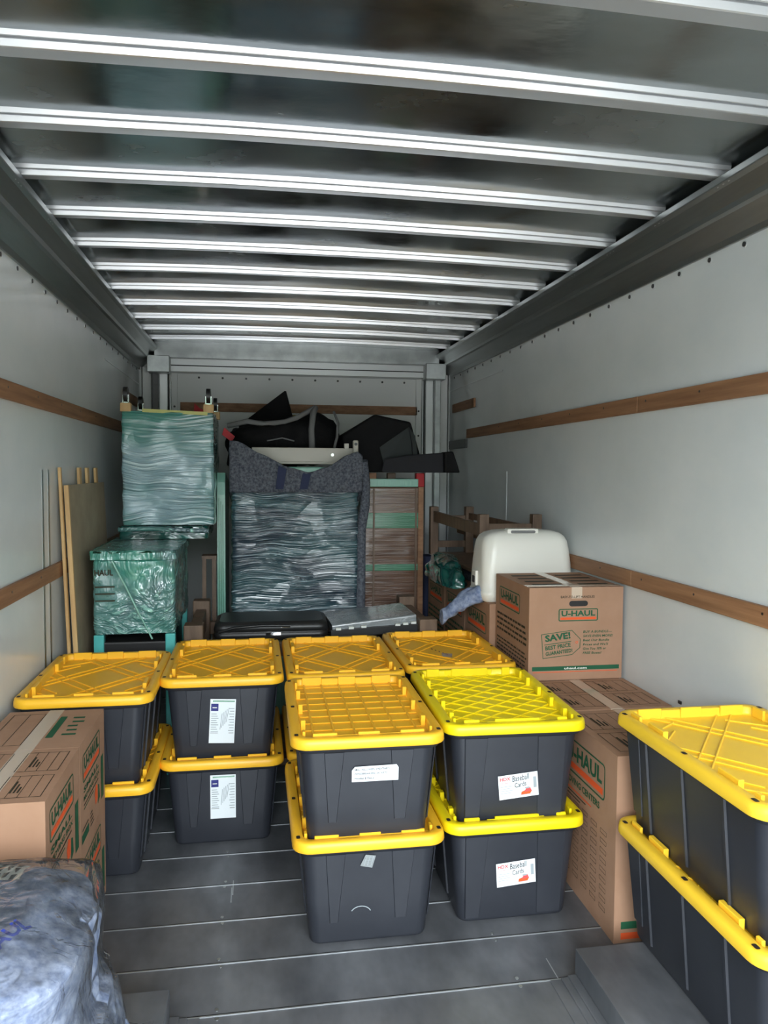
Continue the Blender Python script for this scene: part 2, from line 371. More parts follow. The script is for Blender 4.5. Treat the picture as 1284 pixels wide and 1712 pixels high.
# roof bows: pressed hat sections
y = 1.538-.4064*5
while y < 6.5:
    b = MB(); prof = [(-.010, .003), (-.005, -.012), (-.001, -.0125), (0, .001), (.009, .001), (.0095, -.013), (.014, -.028), (.019, -.029), (.086, -.017), (.089, -.015), (.091, .003)]
    L = []
    for j in range(33):
        x = XL+.14+(XR-XL-.28)*j/32; z = zr(x)
        L.append([(x, y+a, z+c+.002*noise.noise((x*2, y, 1))) for a, c in prof])
    b.loft(L, 'rib', False, closed=False, c0=False, c1=False)
    n_ += 1; b.build('trim_%d' % n_, kind='structure')
    y += .4064
# front bulkhead
b = MB(); b.box(XL-.05, XR+.05, YB, YB+.06, 0, 2.66, 'wall_back')
b.build('wall_back', kind='structure')
b = MB()
b.box(-.78, 1.52, YB-.13, YB, 2.36, 2.50, 'aluwhite'); b.box(-.78, 1.52, YB-.134, YB-.13, 2.405, 2.413, 'dark')
b.box(-.78, 1.52, YB-.20, YB-.13, 2.46, 2.6, 'alu')
x = -.64
while x < 1.4: b.cyl((x, YB-.01, 2.33), (0, -1, 0), .009, .004, 'bolt', 10); x += .19
n_ += 1; b.build('trim_%d' % n_, bevel=.003, seg=1, kind='structure')
for sg, xc in ((-1, -.72), (1, 1.46)):
    b = MB()
    f = lambda a, c: (min(xc+sg*a, xc+sg*c), max(xc+sg*a, xc+sg*c))
    b.box(*f(-.10, -.05), YB-.02, YB, 0, 2.4, 'wall_back'); b.box(*f(-.05, -.038), YB-.05, YB, 0, 2.4, 'aluwhite')
    b.box(*f(-.030, .035), YB-.10, YB, 0, 2.4, 'aluwhite'); b.box(*f(-.038, -.030), YB-.04, YB, 0, 2.4, 'dark')
    b.box(*f(.035, .085), YB-.16, YB, 0, 2.42, 'bolt' if sg < 0 else 'alu')
    b.box(*f(.10, .17), YB-.06, YB, 0, 2.4, 'wall_back'); b.box(*f(.175, .185), YB-.07, YB, 0, 2.4, 'aluwhite')
    b.box(*f(-.06, .11), YB-.24, YB-.1, 2.34, 2.47, 'alu')
    z = .2
    while z < 2.3: b.cyl((xc-sg*.075, YB-.02, z), (0, -1, 0), .009, .004, 'bolt', 8); z += .21
    n_ += 1; b.build('trim_%d' % n_, bevel=.004, seg=1, kind='structure')
b = MB(); b.box(-.60, 1.375, YB-.02, YB, 2.055, 2.127, 'wood'); n_ += 1; b.build('trim_%d' % n_, bevel=.002, seg=1, kind='structure')
b = MB(); b.box(.9, 1.37, YB-.02, YB, 1.74, 1.81, 'wood'); n_ += 1; b.build('trim_%d' % n_, bevel=.002, seg=1, kind='structure')
b = MB(); b.box(.28, .56, YB-.008, YB, 1.985, 2.04, mat('yellow_sticker', s(150, 130, 50), .5)); b.box(.36, .50, YB-.0085, YB-.008, 2.0, 2.028, 'ink')
tag(b.build('warning_sticker'), 'narrow yellow and black sticker on the back wall under the wooden slat', 'sticker')

# ------------------------------------------------------------------ storage totes
LW, LL, LH = .515, .765, .036          # lid
TH, PITCH = .370, .345
def lid_mesh(style, ym):
    b = MB(); B = 'B'
    def R_(ins, z, r): return [(x, y, z) for x, y in rrect(LW-2*ins, LL-2*ins, r)]
    z1 = TH; z0 = TH-LH; zp = PITCH-.0002
    b.loft([R_(.006, z0, .058), R_(0, z0+.002, .062), R_(.001, z1-.016, .062), R_(.004, z1-.004, .058), R_(.010, z1, .054), R_(.034, z1, .034), R_(.037, z1-.003, .032),
            R_(.0395, zp+.003, .030), R_(.044, zp, .028)], ym, True, True, True)
    PW, PL = LW-.09, LL-.09
    # ribs pressed in the panel, clipped to it
    def rib(p, q, w=.006, h=.005):
        x0, y0, x1, y1 = *p, *q; t0, t1 = 0, 1; dx, dy = x1-x0, y1-y0
        for pp, qq in ((-dx, x0+PW/2), (dx, PW/2-x0), (-dy, y0+PL/2), (dy, PL/2-y0)):
            if abs(pp) < 1e-9:
                if qq < 0: return
                continue
            r = qq/pp
            if pp < 0: t0 = max(t0, r)
            else: t1 = min(t1, r)
        if t0 >= t1: return
        a = Vector((x0+dx*t0, y0+dy*t0, zp+h/2)); c = Vector((x0+dx*t1, y0+dy*t1, zp+h/2))
        if (c-a).length < .03: return
        b.bar(a, c, w if abs(c.x-a.x) > .01 else .009, h if style != 'grid' else (.0035 if abs(c.x-a.x) > .01 else .005), ym)
    if style == 'grid':
        for i in range(6): rib((-PW/2+.035+i*(PW-.07)/5, -1), (-PW/2+.035+i*(PW-.07)/5, 1))
        for i in range(9): rib((-1, -PL/2+.04+i*(PL-.08)/8), (1, -PL/2+.04+i*(PL-.08)/8))
    elif style == 'lattice':
        for i in range(-8, 9):
            rib((-1, i*.088-1*.8), (1, i*.088+1*.8)); rib((-1, i*.088+1*.8), (1, i*.088-1*.8))
    else:
        s_ = 1.25
        for sg in (-1, 1):
            for o_ in (.16, .225, -.16, -.225):
                rib((-1, o_-sg*s_), (1, o_+sg*s_))
        for sx_ in (-1, 1):
            for sy_ in (-1, 1):
                rib((sx_*PW/2, sy_*.20), (sx_*.09, sy_*.29)); rib((sx_*PW/2, sy_*.12), (sx_*.13, sy_*.215))
    # stacking lugs on the inner lip
    hz = z1+.008; yi = LL/2-.036; xi = LW/2-.040
    for sg in (-1, 1):
        segs = ((-.185, -.105), (-.036, .036), (.105, .185)) if style != 'lattice' else ((-.185, -.13), (-.075, .085), (.15, .185))
        for a, c in segs: b.box(a, c, min(sg*yi, sg*(yi-.009)), max(sg*yi, sg*(yi-.009)), zp, hz, ym)
        for a, c in ((-.105, -.036), (.036, .105)): b.box(a, c, min(sg*(yi+.003), sg*(yi-.004)), max(sg*(yi+.003), sg*(yi-.004)), zp, z1+.001, ym)
    lug = {'grid': (-.20, -.02, .16), 'lattice': (-.25, -.11, .03, .17)}.get(style, (-.19, .17))
    lh = .045 if style == 'cross' else .013
    for sg in (-1, 1):
        for yy in lug: b.box(min(sg*xi, sg*(xi-.016)), max(sg*xi, sg*(xi-.016)), yy-lh, yy+lh, zp, hz+.002, ym)
        b.box(min(sg*xi, sg*(xi-.010)), max(sg*xi, sg*(xi-.010)), LL/2-.115, LL/2-.06, zp, hz, ym)
        b.box(min(sg*xi, sg*(xi-.010)), max(sg*xi, sg*(xi-.010)), -LL/2+.06, -LL/2+.085, zp, hz, ym)
    # lock holes along the rim: flat dark marks painted for the shade inside
    for sg in (-1, 1):
        for yy in (-LL/2+.055, -.02, LL/2-.055):
            P = rrect(.013, .022, .004, 2); cx = sg*(LW/2-.020)
            b.add([(cx+x, yy+y_, z1+.0006) for x, y_ in rrect(.018, .028, .006, 2)], [tuple(range(12))], ym)
            b.add([(cx+x, yy+y_, z1+.0012) for x, y_ in P], [tuple(range(12))], 'hole')
    return b
BT, BB = (.457, .715), (.394, .668)     # body top and bottom
def body_dims(z): t = z/(TH-.03); return (BB[0]+(BT[0]-BB[0])*t, BB[1]+(BT[1]-BB[1])*t)
def body_mesh(style):
    b = MB()
    def R_(z, r, g=0): w, d = body_dims(z); return [(x, y, z) for x, y in rrect(w+g, d+g, r)]
    b.loft([R_(0, .03, -.02), R_(.004, .035, -.006), R_(.012, .038), R_(.15, .042), R_(.30, .046), R_(TH-.032, .046)], 'blk', True)
    # ledge under the lid
    b.loft([R_(TH-.052, .046), R_(TH-.050, .046, .02), R_(TH-.034, .048, .02)], 'blk', True, False, True)
    def padF(face, u0t, u1t, u0b, u1b, zt, zb, h=.0035):
        # trapezoid pad or groove band on a slanted wall; face 'f','b','l','r'
        def pt(u, z, o):
            w, d = body_dims(z)
            return {'f': (u, -d/2-o, z), 'b': (-u, d/2+o, z), 'l': (-w/2-o, -u, z), 'r': (w/2+o, u, z)}[face]
        A = [pt(u0b, zb, -.002), pt(u1b, zb, -.002), pt(u1t, zt, -.002), pt(u0t, zt, -.002)]
        k = .003
        Bp = [pt(u0b+k, zb+k, h), pt(u1b-k, zb+k, h), pt(u1t-k, zt-.001, h), pt(u0t+k, zt-.001, h)]
        b.add(A+Bp, [(4,5,6,7),(0,1,5,4),(1,2,6,5),(2,3,7,6),(3,0,4,7)], 'blk')
    zt = TH-.053
    for fc in 'fb':
        if style == 'wide':
            padF(fc, -.185, -.10, -.178, -.125, zt, .015); padF(fc, .075, .18, .082, .172, zt, .015)
        else:
            padF(fc, -.150, -.082, -.135, -.105, zt, .075); padF(fc, .070, .150, .085, .125, zt, .075)
    for fc in 'lr':
        for u in (-.21, -.01, .19): padF(fc, u-.008, u+.008, u-.006, u+.006, zt, .03, .006)
        padF(fc, -.33, -.25, -.315, -.26, zt, .06, .003) if style != 'wide' else None
    return b
protos = {}
def tote(lx, fy, z0, style, ym, label, group, bstyle='v', rz=0):
    """lx = left lid edge, fy = near lid edge"""
    t = thing('storage_tote', label, 'storage box', (lx+LW/2, fy+LL/2, z0), rz, group)
    kb, kl = ('b', bstyle), ('l', style, ym)
    for k, mk, nm in ((kb, lambda: body_mesh(bstyle), 'tote_body'), (kl, lambda: lid_mesh(style, ym), 'lid')):
        if k not in protos:
            o = mk().build(nm, t, bevel=.0018 if nm == 'lid' else 0, seg=1, ang=50); protos[k] = o
        else:
            o = protos[k].copy(); C.objects.link(o); o.parent = t
    t['bd'] = 1; del t['bd']
    return t
def face_frame(u=0, z=.3, off=.005):
    """frame on the near slanted wall of a tote, local coords"""
    w, d = body_dims(z); sl = (BT[1]-BB[1])/2/(TH-.03)
    n = Vector((0, -1, -sl)).normalized(); r = Vector((1, 0, 0)); uu = n.cross(r)
    return (Vector((u, -d/2, z)) + n*off, r, uu, n)
G1, G2 = 'yellow-lidded storage totes in the top tier', 'yellow-lidded storage totes in the bottom tier'
# lower tier then upper tier
tL1 = tote(-.905, 3.00, 0, 'cross', 'yel', 'floor-level black tote by the left wall, under another tote, half hidden by cartons', G2)
tC1 = tote(-.395, 3.22, 0, 'cross', 'yel', 'floor-level black tote with a tall white and navy label, below its labelled twin', G2)
tA1 = tote(.118, 2.445, 0, 'grid', 'yel', 'black tote on the bare floor with clear tape scrap under its yellow rim', G2)
tB1 = tote(.640, 2.495, 0, 'lattice', 'lem', 'floor-level black tote with lemon rim and a Baseball Cards label', G2, 'wide')
tD1 = tote(.133, 3.24, 0, 'cross', 'yel', 'bottom tote in the dark gap behind the front pair, middle of far row', G2)
tE1 = tote(.655, 3.29, 0, 'cross', 'yel', 'bottom tote of the far row hidden behind the lemon-lidded pair', G2)
tL = tote(-.905, 3.02, PITCH, 'cross', 'yel', 'upper black tote with yellow lid against the left wall, behind the small cartons', G1)
tC = tote(-.394, 3.23, PITCH, 'cross', 'yel', 'upper black tote with a tall white and navy shipping label', G1)
tD = tote(.132, 3.225, PITCH, 'cross', 'yel', 'upper yellow-lidded tote directly behind the grid-lidded one', G1)
tE = tote(.660, 3.29, PITCH, 'cross', 'yel', 'upper yellow-lidded tote with a grey tape smear on its lid', G1)
tA = tote(.114, 2.437, PITCH, 'grid', 'yel', 'front upper black tote with square-grid yellow lid and white handwritten paper', G1, 'v', -.008)
tB = tote(.646, 2.495, PITCH, 'lattice', 'lem', 'front upper black tote with lemon diamond-lattice lid and Baseball Cards label', G1, 'wide', -.03)
tR1 = tote(1.145, 1.545, .092, 'cross', 'yel2', 'lower tote standing on the right wheel box, nearest the camera', G2, 'v')
tR = tote(1.145, 1.565, .092+PITCH, 'cross', 'yel2', 'upper tote nearest the camera at the right edge, pale yellow lid', G1, 'v')
# labels
def hdx(t, z, u, th, nm):
    FR = face_frame(u, z); b = MB(); w, h = .142, .088
    b.X = Matrix()
    o, r, uu, n = FR; c_, s_ = math.cos(th), math.sin(th); FR = (o, r*c_+uu*s_, uu*c_-r*s_, n)
    b.rect(FR, 0, w, 0, h, 'paper', .0)
    b.text(FR, 'HDX', .006, h-.020, .013, 'redink', w=.038, bold=.03, off=.0008)
    b.text(FR, 'TOUGH STORAGE TOTE', .006, h-.030, .005, 'redink', w=.038, bold=.01, off=.0008)
    for k in range(4): b.rect(FR, .006, .05-.004*(k % 2), .046-k*.008, .048-k*.008, 'greyink', .0008)
    b.rect(FR, .006, w-.02, .0085, .0098, 'greyink', .0008); b.rect(FR, .125, .136, .03, .07, 'greyink', .0008)
    b.poly(FR, [(.078, .010), (.112, .010), (.118, .020), (.098, .026), (.080, .020)], 'orange', .0008)
    b.poly(FR, [(.090, .018), (.118, .020), (.112, .034), (.098, .032)], 'redink', .0009); b.rect(FR, .094, .110, .030, .036, 'greyink', .001)
    lb = b.build('paper_label', t)
    b = MB(); b.text(FR, 'Baseball', .050, h-.027, .021, 'pen', w=.062, bold=.004, shear=.15, rot=.06, off=.0014)
    b.text(FR, 'Cards', .058, h-.050, .018, 'pen', w=.042, bold=.004, shear=.1, rot=.10, off=.0014); b.build('handwriting', lb)
    tag_part(lb, 'white product label with red and orange print')
def tag_part(o, l): o['label'] = l
hdx(tB, .09, -.055, .10, 'u'); hdx(tB1, .125, -.065, .08, 'l')
b = MB(); FR = face_frame(-.058, .215, .006); b.poly(FR, [(0, 0), (.155, 0), (.155, .044), (.148, .054), (.010, .052), (0, .040)], 'paper', 0)
lb = b.build('paper_note', tA); tag_part(lb, 'white paper note with three handwritten lines')
b = MB()
for k, st in enumerate(('SMALL HALLOWEEN, SWEATSHIRTS', 'WINDBREAKERS, JACKETS', 'Hoodies & Fleece')):
    b.text(FR, st, .008, .037-k*.0145, .0085, 'pen', w=(.118, .11, .066)[k], bold=.012, shear=.2, off=.0008)
b.build('handwriting', lb)
b = MB(); FR = face_frame(-.035, .265, .0065); b.poly(FR, [(0, .01), (.04, 0), (.052, .042), (.018, .048)], 'greyfilm', 0)
for k in range(3): b.line(FR, (.012+k*.012, .010), (.022+k*.011, .042), .0015, 'greyink', .0006)
tag_part(b.build('tape_scrap', tA1), 'clear torn tape scrap')
b = MB(); FR = face_frame(-.02, .10, .0008)
pp = [(.035*math.cos(a)-.01, .028*math.sin(a)) for a in [math.radians(20+12*k) for k in range(12)]]
for p, q in zip(pp, pp[1:]): b.line(FR, p, q, .003, 'greyink', 0)
b.build('scuff_mark', tA1)
def ship(t, z, u, rot):
    o, r, uu, n = face_frame(u, z, .006); c_, s_ = math.cos(rot), math.sin(rot); FR = (o, r*c_+uu*s_, uu*c_-r*s_, n)
    b = MB(); w, h = .105, .192; b.rect(FR, 0, w, 0, h, 'paper', 0)
    b.rect(FR, .004, .034, .140, .172, 'blueink', .0008); b.rect(FR, .010, .028, .153, .157, 'whiteink', .0014)
    b.rect(FR, .01, .1, .180, .186, 'greenband', .0008)
    for k in range(9): b.rect(FR, .006, .036-.004*(k % 3), .050+k*.0095, .053+k*.0095, 'greyink', .0008); b.rect(FR, .078+.004*(k % 2), .1, .054+k*.012, .057+k*.012, 'greyink', .0008)
    b.rect(FR, .004, .036, .044, .046, 'ink', .0008); b.rect(FR, .08, .1, .044, .046, 'ink', .0008)
    lb = b.build('shipping_label', t); tag_part(lb, 'tall white label with navy square')
    b = MB()
    for k in range(5): b.line(FR, (.044+.006*k, .06+.008*k), (.050+.007*k, .13+.006*k), .002, 'greyink', .0012)
    b.build('handwriting', lb)
ship(tC, .088, -.058, -.05); ship(tC1, .112, -.050, 0)
b = MB()
b.add([(x, y, PITCH+.0008) for x, y in ((-.03, -.10), (.01, -.12), (.03, -.05), (-.02, -.03))], [(0, 1, 2, 3)], 'tape')
for k in range(5): b.box(-.05+k*.012, -.044+k*.012, .05-k*.03, .07-k*.03, PITCH, PITCH+.0012, mat('brown_smear', s(120, 60, 40), .6))
tag_part(b.build('tape_residue', tE), 'grey tape residue and brown smear')

# ------------------------------------------------------------------ cartons
def logo(b, FR, x, y, w, h, lw=.004):
    """rounded green frame, name in green, orange bar"""
    P = [(x+w/2+a, y+h/2+c) for a, c in rrect(w, h, h*.14, 3)]
    b.outline(FR, P, lw, 'green')
    b.text(FR, 'U-HAUL', x+w*.07, y+h*.40, h*.46, 'green', w=w*.86, bold=.035)
    b.rect(FR, x+w*.05, x+w*.95, y+h*.13, y+h*.31, 'orange')
def carton_body(w, d, h):
    b = MB(); b.box(-w/2, w/2, 0, d, 0, h, 'card'); return b
def front_big(b, w, d, h):
    FR = frame((-w/2, 0, 0), (1, 0, 0), (0, 0, 1))
    b.text(FR, 'EASY-TO-LIFT HANDLES', w*.51, h*.885, h*.026, 'ink', w=w*.36, bold=.02, centre=True)
    P = [(w*.52+a, h*.825+c) for a, c in rrect(w*.20, h*.060, h*.03, 4)]; b.poly(FR, P, 'dark')  # hand hole: flat patch, its inner shade painted dark
    logo(b, FR, w*.31, h*.635, w*.42, h*.135, .0045)
    P = [(w*.15, h*.235), (w*.46, h*.27), (w*.545, h*.345), (w*.55, h*.44), (w*.455, h*.54), (w*.13, h*.50)]
    b.outline(FR, P, .0028, 'green')
    b.text(FR, 'SAVE!', w*.175, h*.415, h*.075, 'green', w=w*.27, bold=.04, rot=.12)
    b.line(FR, (w*.165, h*.385), (w*.45, h*.418), .003, 'green')
    b.text(FR, 'BEST PRICE', w*.178, h*.325, h*.045, 'green', w=w*.27, bold=.03, rot=.12)
    b.text(FR, 'GUARANTEED!', w*.182, h*.265, h*.042, 'green', w=w*.285, bold=.03, rot=.12)
    b.outline(FR, [(w*.508+.006*math.cos(a*math.pi/4), h*.405+.006*math.sin(a*math.pi/4)) for a in range(8)], .002, 'orange')
    for k, st in enumerate(('BUY A BUNDLE\u2014', 'SAVE EVEN MORE!', 'Beat Our Bundle', "Prices and We'll", 'Give You 10% or', 'FREE Boxes!')):
        b.text(FR, st, w*.575, h*(.505-.046*k), h*.026, 'green', w=w*(.31, .32, .28, .27, .25, .2)[k], bold=.015, shear=.15)
    b.rect(FR, w*.04, w*.97, h*.105, h*.150, 'green')
    b.text(FR, 'uhaul.com', w*.5, h*.115, h*.024, 'whiteink', w=w*.24, bold=.02, centre=True, off=.0022)
    b.rect(FR, w*.05, w*.95, h*.085, h*.091, 'orange')
def side_rows(b, FR, w, y0, y1, n, m='ink'):
    for k in range(n):
        y = y0+(y1-y0)*k/n
        x = .06*w
        while x < .92*w:
            l = random.uniform(.02, .07)*w*1.5; b.rect(FR, x, min(x+l, .95*w), y, y+(y1-y0)/n*.42, m); x += l+.02*w
def tall_side(b, w, d, h):   # the wall-facing-left side
    FR = frame((-w/2, d, 0), (0, -1, 0), (0, 0, 1))
    logo(b, FR, d*.10, h*.70, d*.72, h*.20, .006)
    b.text(FR, 'MOVING CENTERS', d*.12, h*.635, h*.040, 'green', w=d*.62, bold=.03)
    for k in range(3): b.rect(FR, d*.12, d*(.6-.1*k), h*(.60-.02*k), h*(.607-.02*k), 'orange' if k == 0 else 'ink')
    for r_ in range(9):
        y = h*(.52-.052*r_)
        for c_ in range(5): b.outline(FR, [(d*(.12+.16*c_), y), (d*(.22+.16*c_), y), (d*(.22+.16*c_), y+h*.024), (d*(.12+.16*c_), y+h*.024)], .0015, 'ink')
def top_print(b, w, d, h):
    FR = frame((-w/2, 0, h), (1, 0, 0), (0, 1, 0))
    for (x0, x1) in ((.06, .44), (.56, .94)):
        for (y0, y1) in ((.08, .46), (.54, .92)):
            b.outline(FR, [(w*x0, d*y0), (w*x1, d*y0), (w*x1, d*y1), (w*x0, d*y1)], .0025, 'ink')
            for k in (1, 2, 3): b.line(FR, (w*(x0+(x1-x0)*k/4), d*y0), (w*(x0+(x1-x0)*k/4), d*y1), .0018, 'ink')
            for k in range(3):
                b.rect(FR, w*(x0+.10+.03*k), w*(x0+.115+.03*k), d*(y0+.08), d*(y0+.28-.05*k), 'ink', .0016)
def tape_strip(w, d, h, t, along='y', pos=.5, wd=.05):
    b = MB()
    if along == 'y': b.box(-w/2+w*pos-wd/2, -w/2+w*pos+wd/2, -.0012, d+.0012, h, h+.0012, 'tape'); b.box(-w/2+w*pos-wd/2, -w/2+w*pos+wd/2, -.0014, -.0004, h-.05, h, 'tape')
    else: b.box(-w/2-.001, w/2+.001, d*pos-wd/2, d*pos+wd/2, h, h+.0012, 'tape')
    b.build('packing_tape', t)
# large cartons along the right wall, on the floor
GL = 'large cartons standing on the floor by the right wall'
for k, (yy, lab) in enumerate(((2.35, 'large brown carton on the floor right behind the right-hand tote stack'),
                               (2.84, 'large brown floor carton just in front of the SAVE! carton, middle of three'),
                               (3.30, 'large brown carton directly under the SAVE! carton, mostly hidden'))):
    w, d, h = .475, (.475, .42, .43)[k], .64
    t = thing('moving_carton', lab, 'cardboard box', (1.182+w/2, yy, 0), 0, GL); b = carton_body(w, d, h)
    tall_side(b, w, d, h); top_print(b, w, d, h)
    FR = frame((-w/2, 0, 0), (1, 0, 0), (0, 0, 1)); b.rect(FR, .025, w-.03, h*.075, h*.115, 'green'); b.rect(FR, .025, w-.03, h*.02, h*.055, 'orange')
    logo(b, FR, w*.30, h*.66, w*.42, h*.09)
    b.build('carton_body', t, bevel=.004, seg=2); tape_strip(w, d, h, t)
# second column of medium cartons further back
GM = 'medium cartons stacked further back along the right wall'
for k, yy in enumerate((3.772, 4.245, 4.72)):
    for tier in (0, 1):
        w, d, h = .455, .465, .452
        pos = ('nearest', 'middle', 'farthest')[k]
        t = thing('moving_carton', f'{pos} of the three {"upper" if tier else "lower"} medium brown cartons behind the white domed case' if k else
                  ('medium brown carton carrying the white domed case' if tier else 'medium brown carton below the one carrying the white domed case'),
                  'cardboard box', (1.180+w/2, yy, tier*h), 0, GM); b = carton_body(w, d, h)
        FR = frame((-w/2, d, 0), (0, -1, 0), (0, 0, 1)); logo(b, FR, d*.12, h*.62, d*.76, h*.24, .005); side_rows(b, FR, d, h*.12, h*.55, 6, 'green')
        b.build('carton_body', t, bevel=.004, seg=2); tape_strip(w, d, h, t)
# the SAVE! carton
w, d, h = .445, .495, .42
t = thing('moving_carton', 'brown carton with SAVE! price tag print and oval hand hole', 'cardboard box', (1.205+w/2, 3.265, .6415), -.01)
b = carton_body(w, d, h); front_big(b, w, d, h)
FR = frame((-w/2, d, 0), (0, -1, 0), (0, 0, 1)); logo(b, FR, d*.13, h*.66, d*.62, h*.22, .005); side_rows(b, FR, d, h*.36, h*.60, 4)
side_rows(b, FR, d, h*.08, h*.30, 5, 'ink')
FR = frame((-w/2, 0, h), (1, 0, 0), (0, 1, 0))
for x0, x1 in ((.1, .42), (.6, .92)):
    for k in range(4): b.rect(FR, w*x0, w*x1, d*(.15+.2*k), d*(.22+.2*k), 'ink')
b.build('carton_body', t, bevel=.004, seg=2); tape_strip(w, d, h, t); tape_strip(w, d, h+.001, t, 'x', .10, .04)
# small cartons at left
GS = 'small book cartons stacked two by two by the left wall'
names = {(0, 1): 'front upper small carton with pale front face and half a logo, behind the bagged quilts', (1, 1): 'rear upper small carton touching the tote against the left wall',
         (0, 0): 'front lower small carton, mostly hidden by the bagged quilts', (1, 0): 'rear lower small carton showing only its printed side above the floor'}
for i in (0, 1):
    for tier in (0, 1):
        w, d, h = .325, (.408, .404)[i], .346
        t = thing('moving_carton', names[(i, tier)], 'cardboard box', (-.555-w/2, 2.14+.411*i, tier*h), 0, GS); b = carton_body(w, d, h)
        FR = frame((w/2, 0, 0), (0, 1, 0), (0, 0, 1))
        logo(b, FR, d*.10, h*.60, d*.68, h*.27, .005)
        b.text(FR, 'SMALL', d*.12, h*.50, h*.055, 'green', w=d*.6, bold=.03); b.text(FR, 'MOVING BOX', d*.12, h*.42, h*.05, 'green', w=d*.62, bold=.02)
        b.rect(FR, d*.12, d*.70, h*.375, h*.39, 'ink'); b.rect(FR, d*.12, d*.5, h*.34, h*.352, 'green')
        b.poly(FR, [(d*.58, h*.16), (d*.66, h*.20), (d*.66, h*.33), (d*.60, h*.36), (d*.55, h*.28)], 'orange')
        b.poly(FR, [(d*.68, h*.12), (d*.76, h*.16), (d*.74, h*.30), (d*.69, h*.32)], 'green')
        b.rect(FR, d*.04, d*.30, h*.045, h*.13, 'green'); b.rect(FR, d*.06, d*.28, h*.16, h*.175, 'ink')
        for k in range(4): b.rect(FR, d*.36, d*(.50-.02*k), h*(.05+.04*k), h*(.065+.04*k), 'ink')
        b.rect(FR, d*.82, d*.93, h*.1, h*.55, 'green'); 
        if tier: 
            FT = frame((-w/2, 0, h), (1, 0, 0), (0, 1, 0))
            if i == 0: top_print(b, w, d, h)
            else:
                b.outline(FT, [(w*.08, d*.1), (w*.42, d*.1), (w*.42, d*.9), (w*.08, d*.9)], .0025, 'ink'); b.line(FT, (w*.25, d*.1), (w*.25, d*.9), .002, 'ink')
                b.rect(FT, w*.60, w*.67, d*.25, d*.8, 'green')
                for k in range(5): b.rect(FT, w*(.74+.02*(k % 2)), w*(.88-.02*(k % 3)), d*(.3+.11*k), d*(.34+.11*k), 'green')
            for q in range(4):
                b.text(FT, 'ROOM', w*.10, d*(.12+.2*q), .014, 'ink', w=w*.2, bold=.01) if i == 0 and q % 2 == 0 else None
        FF = frame((-w/2, 0, 0), (1, 0, 0), (0, 0, 1))
        b.text(FF, 'BOOKS / COLLECTIBLES', w*.08, h*.72, h*.055, 'green', w=w*.36, bold=.03)
        logo(b, FF, w*.05, h*.12, w*.44, h*.36)
        b.build('carton_body', t, bevel=.005, seg=2); tape_strip(w, d, h, t, pos=.5)

# ------------------------------------------------------------------ soft and lumpy shapes
def clampx(par, p):
    if par is not None and par.location.x+p.x < XL+.01: p.x = XL+.01-par.location.x
    return p
def blob(loops_fn, nz_, na, m, amp, sc, seed=0, parent=None, name='x', caps=True, offs=0):
    b = MB(); L = []
    for i in range(nz_+1):
        row = []
        for j in range(na):
            p, nrm = loops_fn(i/nz_, j/na*2*math.pi)
            p = Vector(p); nrm = Vector(nrm)
            q = noise.fractal(Vector((p.x*sc[0]+seed, p.y*sc[1], p.z*sc[2])), 1, 2, 3)
            row.append(clampx(parent, p + nrm*(amp*q+offs)))
        L.append(row)
    b.loft(L, m, True, caps, caps); return b.build(name, parent)
def sup(a, n): c, s_ = math.cos(a), math.sin(a); return (math.copysign(abs(c)**(2/n), c), math.copysign(abs(s_)**(2/n), s_))

# bagged quilts at the near left, resting on the left wheel box
tb = thing('bagged_quilts', 'grey-blue moving quilts bundled in a clear plastic bag, bottom left corner', 'moving blanket', (-.605, 1.77, .092))
def fb(t, a):
    cx, cy = sup(a, 3.2); z = .53*t
    rx = .235 + .055*max(0, .55-t)*2 - (.0 if t < .88 else (t-.88)*1.0); ry = .30 - .02*t - (0 if t < .88 else (t-.88)*1.0)
    dz = 0 if t < 1 else .0
    return ((cx*rx+(.02 if t < .5 else .0), cy*ry, z+dz), (cx, cy, .3))
qb = blob(fb, 60, 120, 'quiltlight', .022, (4, 4, 12), 3, tb, 'quilts')
blob(fb, 60, 120, 'clear', .028, (7, 7, 4), 8, tb, 'plastic_bag', offs=.018)
from mathutils.bvhtree import BVHTree
qt = BVHTree.FromPolygons([v.co for v in qb.data.vertices], [tuple(p.vertices) for p in qb.data.polygons])
def drape(b, off):
    V = []
    for v in b.v:
        h = qt.ray_cast(Vector((v[0], v[1], 2)), Vector((0, 0, -1)))
        V.append((v[0], v[1], (h[0].z if h[0] else v[2])+off+v[2]))
    b.v = V; return b
def gridpatch(b, x0, x1, y0, y1, m, n=16, z=0):
    V = [(x0+(x1-x0)*i/n, y0+(y1-y0)*j/n, z) for i in range(n+1) for j in range(n+1)]
    b.add(V, [(i*(n+1)+j, (i+1)*(n+1)+j, (i+1)*(n+1)+j+1, i*(n+1)+j+1) for i in range(n) for j in range(n)], m, True)
# striped fabric end on top under the plastic
b = MB(); gridpatch(b, -.12, .06, .10, .20, 'whiteink')
for k in range(9):
    x = -.115+.019*k
    for q in range(3): y_ = .102+q*.033+.006*math.sin(k*2.1); b.add([(x+.006*(q % 2), y_, .0015), (x+.009, y_+.003, .0015), (x+.014, y_+.026, .0015), (x+.001, y_+.022, .0015)], [(0, 1, 2, 3)], 'ink')
tag_part(drape(b, .003).build('striped_fabric', tb), 'black and white striped fabric under the plastic')
FQ = (Vector((.06, -.235, 0)), Vector((.42, .9, 0)).normalized(), Vector((-.9, .42, 0)).normalized(), Vector((0, 0, 1)))
b = MB(); b.text(FQ, 'U-HAUL', 0, 0, .03, 'seamblue', w=.18, bold=.03, off=0); b.text(FQ, 'HAUL', -.02, .075, .04, 'seamblue', w=.13, bold=.03, off=0)
tag_part(drape(b, .005).build('blue_lettering', tb), 'blue diagonal lettering on the quilt')

